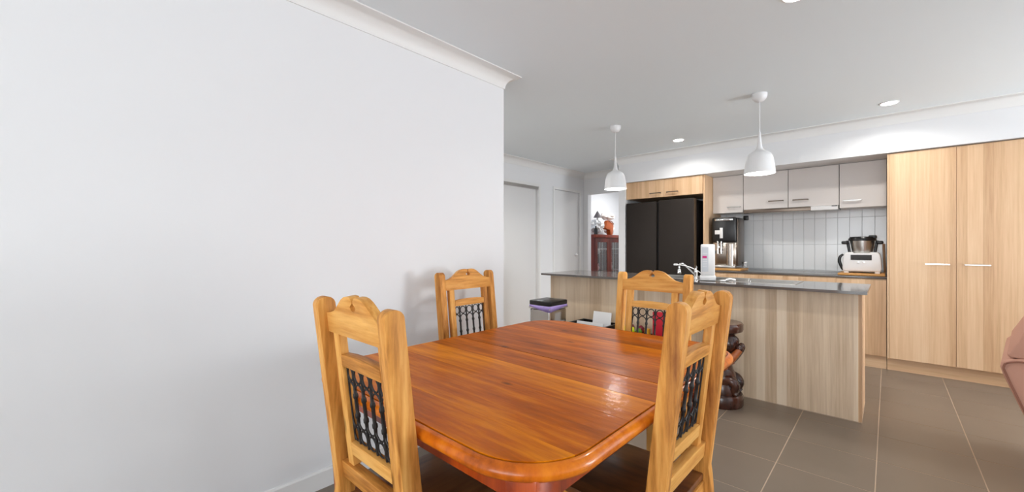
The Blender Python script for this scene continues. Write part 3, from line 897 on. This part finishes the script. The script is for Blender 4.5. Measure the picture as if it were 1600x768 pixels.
# ------------------------------------------------------------------ bench-top things
# coffee machine
tag(bx('chopping_board', (-1.655, -1.300, 5.42, 5.80, 0.902, 0.924), M['board'], bev=0.003), 'bamboo board lying under the coffee machine', 'board')
t = thing('coffee_machine', 'black and steel bean-to-cup coffee machine on the bench next to the fridge panel', 'coffee machine', (-1.485, 5.62, 0.926))
bx('body', (-0.14, 0.14, -0.12, 0.16, 0.03, 0.625), M['black'], t, 0.012)
bx('side_panel', (0.13, 0.143, -0.13, 0.15, 0.03, 0.60), M['darkmetal'], t, 0.003)
bx('upper_front', (-0.145, 0.128, -0.165, -0.10, 0.32, 0.63), M['black'], t, 0.02, 3)
bx('top_trim', (-0.11, 0.10, -0.178, -0.155, 0.585, 0.612), M['chrome'], t, 0.006)
bx('lower_front', (-0.14, 0.128, -0.145, -0.10, 0.03, 0.32), M['coffee_steel'], t, 0.008)
bx('drip_tray', (-0.13, 0.12, -0.19, -0.10, 0.0, 0.035), M['steel'], t, 0.008)
bx('display', [(-0.11, -0.045, -0.169, -0.164, 0.42, 0.47), (-0.052, -0.018, -0.172, -0.164, 0.37, 0.50)], M['white'], t, 0.002)
for dx in (-0.075, -0.035):
    link('spout', tube_bm([(dx, -0.165, 0.33), (dx, -0.175, 0.27), (dx, -0.175, 0.18)], 0.010, 10), M['chrome'], t, smooth=True)
bx('spout_block', (-0.085, -0.025, -0.18, -0.14, 0.24, 0.27), M['chrome'], t, 0.004)
bx('steam_knob', (-0.138, -0.11, -0.165, -0.14, 0.18, 0.22), M['black'], t, 0.004)
bx('sticker', (0.055, 0.10, -0.1475, -0.1455, 0.16, 0.22), M['white'], t)
link('reflective_column', lathe_bm([(0.0, 0.03), (0.045, 0.03), (0.045, 0.30), (0, 0.30)], 20, c=(0.055, -0.125)), M['coffee_steel'], t, smooth=True)
t = thing('glass_jar', 'small glass jar standing right of the coffee machine', 'jar', (-1.318, 5.70, 0.926))
link('glass_body', lathe_bm([(0, 0), (0.028, 0), (0.030, 0.005), (0.030, 0.05), (0.026, 0.058), (0.026, 0.062), (0.024, 0.062), (0.024, 0.056), (0.027, 0.048), (0.027, 0.008), (0, 0.005)], 20, cap=False), M['glass'], t, smooth=True)
link('lid', lathe_bm([(0, 0.0625), (0.028, 0.0625), (0.028, 0.074), (0, 0.076)], 20, cap=False), M['steel'], t, smooth=True)

# power point with plug
t = thing('power_point', 'white wall socket with a black plug under the overhead cabinets', 'socket', (-1.355, KB - 0.014, 1.58))
bx('plate', (-0.045, 0.045, -0.008, 0, -0.035, 0.035), M['white'], t, 0.002)
bx('plug', (-0.028, 0.026, -0.05, -0.008, -0.045, 0.012), M['black'], t, 0.006)

# thermal cooker
tag(bx('chopping_board', (-0.385, -0.022, 5.37, 5.80, 0.902, 0.922), M['board'], bev=0.003), 'bamboo board lying under the white food processor', 'board')
t = thing('food_processor', 'white cooking food processor with a steel bowl on the bench beside the tall cupboard', 'food processor', (-0.200, 5.58, 0.922))
prof2 = [(-0.145, 0.018), (0.145, 0.018), (0.152, 0.05), (0.148, 0.14), (0.138, 0.195), (0.125, 0.212), (0.07, 0.214), (0.06, 0.205), (-0.06, 0.205), (-0.07, 0.214), (-0.125, 0.212), (-0.138, 0.195), (-0.148, 0.14), (-0.152, 0.05)]
link('body', prism_bm(prof2, -0.14, 0.14, 'XZ', 0.012, 3), M['white'], t, smooth=True)
bx('screen', (-0.085, 0.078, -0.1440, -0.139, 0.135, 0.188), M['screen'], t, 0.001)
for dx in (-0.022, 0.022):
    k = lathe_bm([(0, 0), (0.010, 0), (0.009, 0.008), (0, 0.009)], 16)
    bmesh.ops.rotate(k, cent=(0, 0, 0), matrix=Matrix.Rotation(R(90), 3, 'X'), verts=k.verts)
    bmesh.ops.translate(k, vec=(dx - 0.005, -0.139, 0.112), verts=k.verts)
    link('knob', k, M['steel'], t, smooth=True)
for dx in (-0.12, 0.12):
    bx('foot', (dx - 0.02, dx + 0.02, -0.13, -0.09, 0, 0.02), M['white'], t, 0.003)
    bx('foot', (dx - 0.02, dx + 0.02, 0.09, 0.13, 0, 0.02), M['white'], t, 0.003)
link('steel_bowl', lathe_bm([(0, 0.206), (0.082, 0.206), (0.092, 0.26), (0.100, 0.338), (0.096, 0.338), (0.088, 0.26), (0, 0.225)], 36, cap=False), M['steel'], t, smooth=True)
link('lid', lathe_bm([(0.108, 0.332), (0.112, 0.335), (0.112, 0.352), (0.098, 0.372), (0.03, 0.376), (0, 0.376)], 32), M['black'], t, smooth=True)
bx('lid_latch', (0.05, 0.115, -0.05, 0.03, 0.355, 0.388), M['black'], t, 0.010)
for s in (-1, 1):
    bx('side_grip', (min(s * 0.11, s * 0.165), max(s * 0.11, s * 0.165), -0.07, 0.01, 0.298, 0.330), M['black'], t, 0.010)
    link('side_handle', tube_bm(smooth_path([(s * 0.100, -0.03, 0.215), (s * 0.108, -0.03, 0.27), (s * 0.118, -0.03, 0.335)], 5), 0.013, 10), M['black'], t, smooth=True)
link('side_lever', tube_bm(smooth_path([(-0.150, -0.05, 0.19), (-0.175, -0.05, 0.165), (-0.182, -0.05, 0.12), (-0.165, -0.05, 0.06), (-0.152, -0.05, 0.025)], 5), [0.010 + 0.005 * math.sin(PI * i / 20) for i in range(21)], 10), M['black'], t, smooth=True)
# leaning boards
t = tag(bx('cutting_board', (-0.010, 0.010, -0.10, 0.10, 0.0, 0.30), M['board_dark'], bev=0.004), 'dark wooden cutting board leaning behind the food processor', 'board')
t.location = (-0.026, 5.84, 0.924); t.rotation_euler = (0, R(-2), 0)

# ------------------------------------------------------------------ beyond the doorway
t = thing('display_cabinet', 'dark red-brown glass-door display cabinet seen through the doorway', 'cabinet', (-4.10, 6.93, 0))
HT = 1.405
bx('body', [(-0.19, 0.175, -0.51, -0.49, 0, HT), (-0.19, 0.175, 0.49, 0.51, 0, HT), (-0.19, -0.175, -0.49, 0.49, 0, HT), (-0.175, 0.175, -0.49, 0.49, 0.0, 0.08),
            (-0.175, 0.175, -0.01, 0.01, 0.08, HT - 0.02), (-0.175, 0.175, -0.49, 0.49, 0.72, 0.735), (-0.175, 0.175, -0.49, 0.49, 1.04, 1.05)], M['mahog'], t)
bx('cornice', (-0.195, 0.215, -0.525, 0.525, HT - 0.05, HT + 0.008), M['mahog'], t, 0.006)
for y0, y1 in ((-0.508, -0.003), (0.003, 0.508)):
    f = 0.08
    d = bx('door', [(0.178, 0.198, y0, y0 + f, 0.06, HT - 0.055), (0.178, 0.198, y1 - f, y1, 0.06, HT - 0.055), (0.178, 0.198, y0 + f, y1 - f, 0.06, 0.06 + f), (0.178, 0.198, y0 + f, y1 - f, HT - 0.055 - f, HT - 0.055)], M['mahog'], t)
    bx('pane', (0.186, 0.190, y0 + f, y1 - f, 0.06 + f, HT - 0.055 - f), M['glass'], d)
    bars = []
    for q in (1, 2):
        yy = y0 + f + (y1 - y0 - 2 * f) * q / 4
        bars.append((0.184, 0.193, yy - 0.003, yy + 0.003, 0.06 + f, HT - 0.055 - f))
    bars.append((0.184, 0.193, y0 + f, y1 - f, 1.14, 1.147))
    bx('lead_strip', bars, M['steel'], d)
j = 0
for (y, z, m, hgt, rad) in ((-0.36, 1.05, 'ware', 0.12, 0.04), (-0.25, 1.05, 'ware', 0.16, 0.035), (-0.16, 1.05, 'ware', 0.10, 0.04), (-0.34, 0.735, 'ware', 0.12, 0.045), (-0.22, 0.735, 'pinkware', 0.13, 0.05),
                            (0.12, 1.05, 'ware', 0.14, 0.04), (0.24, 1.05, 'ware', 0.11, 0.045), (0.15, 0.735, 'pinkware', 0.10, 0.05), (0.3, 0.735, 'ware', 0.14, 0.04)):
    nm = ['pale jug on the upper shelf, first in from the doorway side', 'tall pale vase on the upper shelf of the left glass door', 'pale cup on the upper shelf near the middle stile',
          'pale mug on the lower shelf behind the left glass door', 'pink pot on the lower shelf behind the left glass door', 'pale vase on the upper shelf just behind the right glass door',
          'pale bowl deeper along the upper shelf behind the right glass door', 'pink pot on the lower shelf behind the right glass door', 'pale jug on the lower shelf behind the right glass door'][j]
    j += 1
    o = link('vase', lathe_bm([(0, 0), (rad * 0.7, 0), (rad, hgt * 0.4), (rad * 0.6, hgt * 0.8), (rad * 0.8, hgt), (rad * 0.7, hgt), (rad * 0.5, hgt * 0.8), (0, hgt * 0.3)], 16, cap=False), M[m], smooth=True, loc=(-4.05, 6.93 + y, z + 0.001))
    tag(o, nm, 'vase', 'ornaments in the display cabinet')
ZT = HT + 0.009
o = link('wrapped_bundle', blob_bm((0, 0, 0.12), 0.125, 3, 0.55, 4, (0.9, 1.15, 1.0), 2.6), M['silver_wrap'], loc=(-3.99, 6.63, ZT)); rest(o, ZT); BT = o.location.z + max(v.co.z for v in o.data.vertices)
tag(o, 'crumpled silver and white bundle on the display cabinet, left of the orange bag', 'bundle')
o = link('grey_cone', lathe_bm([(0, 0.13), (0.02, 0.10), (0.075, 0.0), (0, 0.0)], 12, cap=False), M['greyblue'], loc=(-3.99, 6.64, BT - 0.004))
tag(o, 'small grey pointed cloth on top of the silver bundle', 'cloth')
t = thing('tan_bag', 'orange-brown leather bag tilted on top of the display cabinet', 'bag', (-3.96, 6.96, ZT))
b = prism_bm([(-0.12, 0.11), (-0.06, 0.10), (0.02, 0.095), (0.04, 0.0), (0.12, 0.0), (0.155, 0.16), (0.15, 0.22), (-0.03, 0.28), (-0.05, 0.26), (-0.13, 0.14)], -0.045, 0.045, 'YZ', 0.012)
link('body', b, M['orange_bag'], t, smooth=True)
link('strap', tube_bm(smooth_path([(0.05, -0.05, 0.27), (0.06, 0.04, 0.26), (0.06, 0.13, 0.21)], 4), 0.008, 6), M['suede_seam'], t, smooth=True)
o = link('patterned_hat', blob_bm((0, 0, 0.07), 0.14, 8, 0.35, 3, (0.8, 1.25, 0.5), 2.5), M['cap'], loc=(-4.0, 7.02, ZT + 0.29))
tag(o, 'white patterned cloth hat lying on the orange-brown bag', 'hat')
o = link('white_bundle', blob_bm((0, 0, 0.10), 0.11, 5, 0.4, 3, (0.8, 1.2, 0.95), 2.5), M['cap'], loc=(-4.12, 7.30, ZT)); rest(o, ZT)
tag(o, 'white cloth bundle on the display cabinet, right of the orange bag', 'bundle')
o = link('black_bottle', lathe_bm([(0, 0), (0.035, 0), (0.035, 0.09), (0.015, 0.12), (0.015, 0.15), (0, 0.15)], 14, cap=False), M['black'], loc=(-3.91, 6.452, ZT), smooth=True)
tag(o, 'small black bottle at the doorway end of the display cabinet top', 'bottle')

# ------------------------------------------------------------------ bin
t = thing('pedal_bin', 'square steel bin with a black lid and purple liner by the island', 'bin', (-2.485, 3.205, 0))
bx('body', (-0.122, 0.122, -0.14, 0.14, 0.02, 0.585), M['binsteel'], t, 0.018, 3)
for px_ in (-0.118, 0.118):
    bx('corner_post', (px_ - 0.008, px_ + 0.008, -0.146, -0.130, 0.03, 0.58), M['chrome'], t, 0.003)
bx('base', (-0.124, 0.124, -0.142, 0.142, 0.0, 0.03), M['black'], t, 0.012)
b = rrect(-0.127, 0.127, -0.145, 0.145, 0.025, 5)
lb = bmesh.new()
up_, lo_ = [], []
for i_, (x_, y_) in enumerate(rrect(-0.132, 0.132, -0.150, 0.150, 0.025, 8)):
    dcorner = math.hypot(x_ - 0.125, y_ + 0.14)
    drop = 0.018 + 0.040 * max(0, 1 - dcorner / 0.16) + 0.006 * math.sin(i_ * 1.7)
    up_.append(lb.verts.new((x_, y_, 0.622))); lo_.append(lb.verts.new((x_ * 1.012, y_ * 1.012, 0.622 - drop)))
for i_ in range(len(up_)):
    j_ = (i_ + 1) % len(up_)
    lb.faces.new((up_[i_], up_[j_], lo_[j_], lo_[i_]))
ln = link('liner', lb, M['purple'], t, smooth=True)
sm_ = ln.modifiers.new('thickness', 'SOLIDIFY'); sm_.thickness = 0.001; sm_.offset = 1
bx('rim', rect_ring(-0.130, 0.130, -0.148, 0.148, 0.006, 0.586, 0.60), M['steel'], t)
link('lid', prism_bm(rrect(-0.133, 0.133, -0.152, 0.152, 0.028, 5), 0.622, 0.665, 'XY', 0.008), M['black'], t, smooth=True)
bx('lid_badge', (-0.05, 0.02, -0.13, -0.10, 0.665, 0.667), M['labelgrey'], t)
bx('pedal', (-0.04, 0.04, -0.175, -0.13, 0.012, 0.026), M['black'], t, 0.004)

# ------------------------------------------------------------------ tub with papers and toys
tx0, tx1, ty0, ty1, tz = -2.33, -1.93, 3.33, 3.605, 0.445
t = thing('storage_tub', 'black open tub of papers against the island, between the bin and the far chair', 'tub', ((tx0 + tx1) / 2, (ty0 + ty1) / 2, 0))
hw, hl = (tx1 - tx0) / 2, (ty1 - ty0) / 2
bx('body', rect_ring(-hw, hw, -hl, hl, 0.012, 0.0, tz - 0.02), M['black'], t)
bx('false_floor', (-hw + 0.012, hw - 0.012, -hl + 0.012, hl - 0.012, 0.01, 0.30), M['black'], t)
bx('rim', rect_ring(-hw - 0.008, hw + 0.008, -hl - 0.008, hl + 0.005, 0.022, tz - 0.02, tz), M['black'], t, 0.003)
TB = 0.302
t2 = thing('toy_crate', 'low black open crate of toys behind the far chair, against the island', 'crate', (-1.66, 3.475, 0))
bx('body', rect_ring(-0.24, 0.25, -0.13, 0.125, 0.010, 0.0, 0.395), M['black'], t2)
bx('false_floor', (-0.23, 0.24, -0.12, 0.115, 0.01, 0.30), M['black'], t2)
def item(name, b, mat, label, cat, loc_, rot=(0, 0, 0), bev=0.004, group=None):
    o = bx(name, b, M[mat], bev=bev)
    o.location = loc_; o.rotation_euler = rot
    return tag(o, label, cat, group)
item('white_card', (-0.10, 0.10, -0.004, 0.004, 0, 0.25), 'paper', 'white card standing upright in the black tub against the island', 'card', (-2.075, 3.50, TB), (R(-12), 0, 0), 0.001)
item('magazine', (-0.16, 0.14, -0.004, 0.004, 0, 0.155), 'paper', 'pale magazine leaning in the left end of the black tub', 'magazine', (-2.145, 3.40, TB), (R(-18), 0, 0), 0.001)
item('red_folder', (-0.025, 0.085, -0.02, 0.02, 0, 0.315), 'red', 'bright red plastic box standing at the right end of the toy crate', 'box', (-1.51, 3.50, TB), (0, 0, 0), 0.006)
def ball(name, c, r, m, lab, seed):
    o = link(name, blob_bm((0, 0, 0), r, seed, 0.3, 3, (1, 0.9, 1.05), 2), M[m], smooth=True, loc=c)
    tag(o, lab, 'toy', 'toys in the black crate')
ball('toy', (-1.800, 3.425, TB + 0.13), 0.042, 'yellow', 'lime yellow toy at the left behind the iron lattice of the far chair', 1)
ball('toy', (-1.775, 3.545, TB + 0.128), 0.040, 'maroon', 'dark red toy between the two lime yellow toys', 2)
ball('toy', (-1.712, 3.42, TB + 0.13), 0.038, 'yellow', 'lime yellow toy beside the small maroon and green toys', 3)
ball('toy', (-1.668, 3.53, TB + 0.126), 0.036, 'maroon', 'small dark red toy left of the green toy', 4)
ball('toy', (-1.633, 3.42, TB + 0.13), 0.028, 'green', 'green toy beside the amber block', 5)
item('toy_block', (-0.018, 0.018, -0.025, 0.025, 0, 0.15), 'amber', 'amber yellow toy block right of the green toy', 'toy', (-1.592, 3.51, TB))

# ------------------------------------------------------------------ carved stool
t = thing('carved_stool', 'dark carved wooden stool with a crouching figure, in front of the island', 'stool', (-0.945, 3.37, 0))
link('base', lathe_bm([(0, 0), (0.150, 0), (0.156, 0.01), (0.156, 0.075), (0.148, 0.09), (0, 0.095)], 36, cap=False), M['carved'], t, smooth=True)
link('seat', lathe_bm([(0, 0.545), (0.12, 0.545), (0.150, 0.56), (0.155, 0.575), (0.155, 0.61), (0.146, 0.622), (0, 0.618)], 36, cap=False), M['carved'], t, smooth=True)
def skin(pts, rads):
    return tube_bm(smooth_path(pts, 5), [r for i in range(len(rads) - 1) for r in [rads[i] + (rads[i + 1] - rads[i]) * k / 5 for k in range(5)]] + [rads[-1]], 14)
bmf = skin([(0.0, 0, 0.08), (0.015, 0, 0.18), (-0.01, 0, 0.30), (-0.015, 0, 0.40), (0.01, 0, 0.47)], [0.095, 0.105, 0.075, 0.07, 0.05])
link('torso', bmf, M['carved'], t, smooth=True)
link('robe', lathe_bm([(0.0, 0.085), (0.115, 0.085), (0.12, 0.11), (0.108, 0.16), (0.085, 0.22), (0.070, 0.30), (0.072, 0.38), (0.060, 0.44), (0.065, 0.50), (0.115, 0.555), (0, 0.556)], 28, cap=False, c=(0.01, 0)), M['carved'], t, smooth=True)
link('head', blob_bm((0.06, -0.02, 0.475), 0.075, 2, 0.15, 3, (0.95, 0.85, 1.05), 1.5), M['carved'], t, smooth=True)
link('neck_post', skin([(-0.04, 0, 0.38), (-0.04, 0, 0.47), (-0.03, 0, 0.555)], [0.07, 0.075, 0.10]), M['carved'], t, smooth=True)
for s in (-1, 1):
    l = link('leg', skin([(-0.02, s * 0.05, 0.13), (0.07, s * 0.065, 0.20), (0.115, s * 0.06, 0.17), (0.105, s * 0.055, 0.12), (0.13, s * 0.055, 0.10)], [0.050, 0.038, 0.034, 0.028, 0.022]), M['carved'], t, smooth=True)
    link('upper_arm', skin([(0.0, s * 0.075, 0.41), (0.03, s * 0.09, 0.33), (0.05, s * 0.085, 0.28)], [0.035, 0.032, 0.028]), M['carved_lit'], t, smooth=True)
    link('forearm', skin([(0.03, s * 0.085, 0.29), (0.09, s * 0.06, 0.36), (0.140, s * 0.03, 0.43)], [0.032, 0.028, 0.022]), M['carved_lit'] if s < 0 else M['carved'], t, smooth=True)
    link('hand', blob_bm((0.138, s * 0.03, 0.44), 0.026, 1, 0.1, 2, (1, 0.8, 1.3)), M['carved'], t, smooth=True)

# ------------------------------------------------------------------ recliner sofa at the right edge
t = thing('recliner_sofa', 'dusty pink suede recliner cut off by the right edge of the photograph', 'sofa', (0.39, 3.0, 0), R(-9))
pb = [(0.0, 0.625), (0.004, 0.645), (0.02, 0.662), (0.07, 0.675), (0.30, 0.66), (0.34, 0.45), (0.34, 0.12), (0.18, 0.08), (0.13, 0.14), (0.075, 0.40), (0.01, 0.585)]
link('back_panel', prism_bm(pb, 0, 0.85, 'XZ', 0.015, 3), M['suede'], t, smooth=True)
hp = [(0.02, 0.685), (0.05, 0.75), (0.09, 0.84), (0.14, 0.93), (0.22, 0.99), (0.30, 0.98), (0.35, 0.90), (0.34, 0.75), (0.30, 0.67), (0.10, 0.672), (0.03, 0.672)]
link('head_cushion', prism_bm(hp, 0.01, 0.84, 'XZ', 0.03, 4), M['suede'], t, smooth=True)
link('piping', tube_bm(smooth_path([(0.085, -0.004, 0.40), (0.02, -0.004, 0.59), (0.012, -0.004, 0.63), (0.03, -0.004, 0.652), (0.1, -0.004, 0.662), (0.28, -0.004, 0.65)], 5), 0.004, 8), M['suede_seam'], t, smooth=True)
bx('seat_cushion', (0.30, 0.95, 0.12, 0.73, 0.28, 0.46), M['suede'], t, 0.05, 4)
bx('arm', (0.24, 0.98, -0.04, 0.12, 0.06, 0.60), M['suede'], t, 0.05, 4)
bx('arm', (0.24, 0.98, 0.73, 0.89, 0.06, 0.60), M['suede'], t, 0.05, 4)
bx('base', (0.16, 0.95, 0.02, 0.83, 0.0, 0.28), M['suede_seam'], t, 0.01)
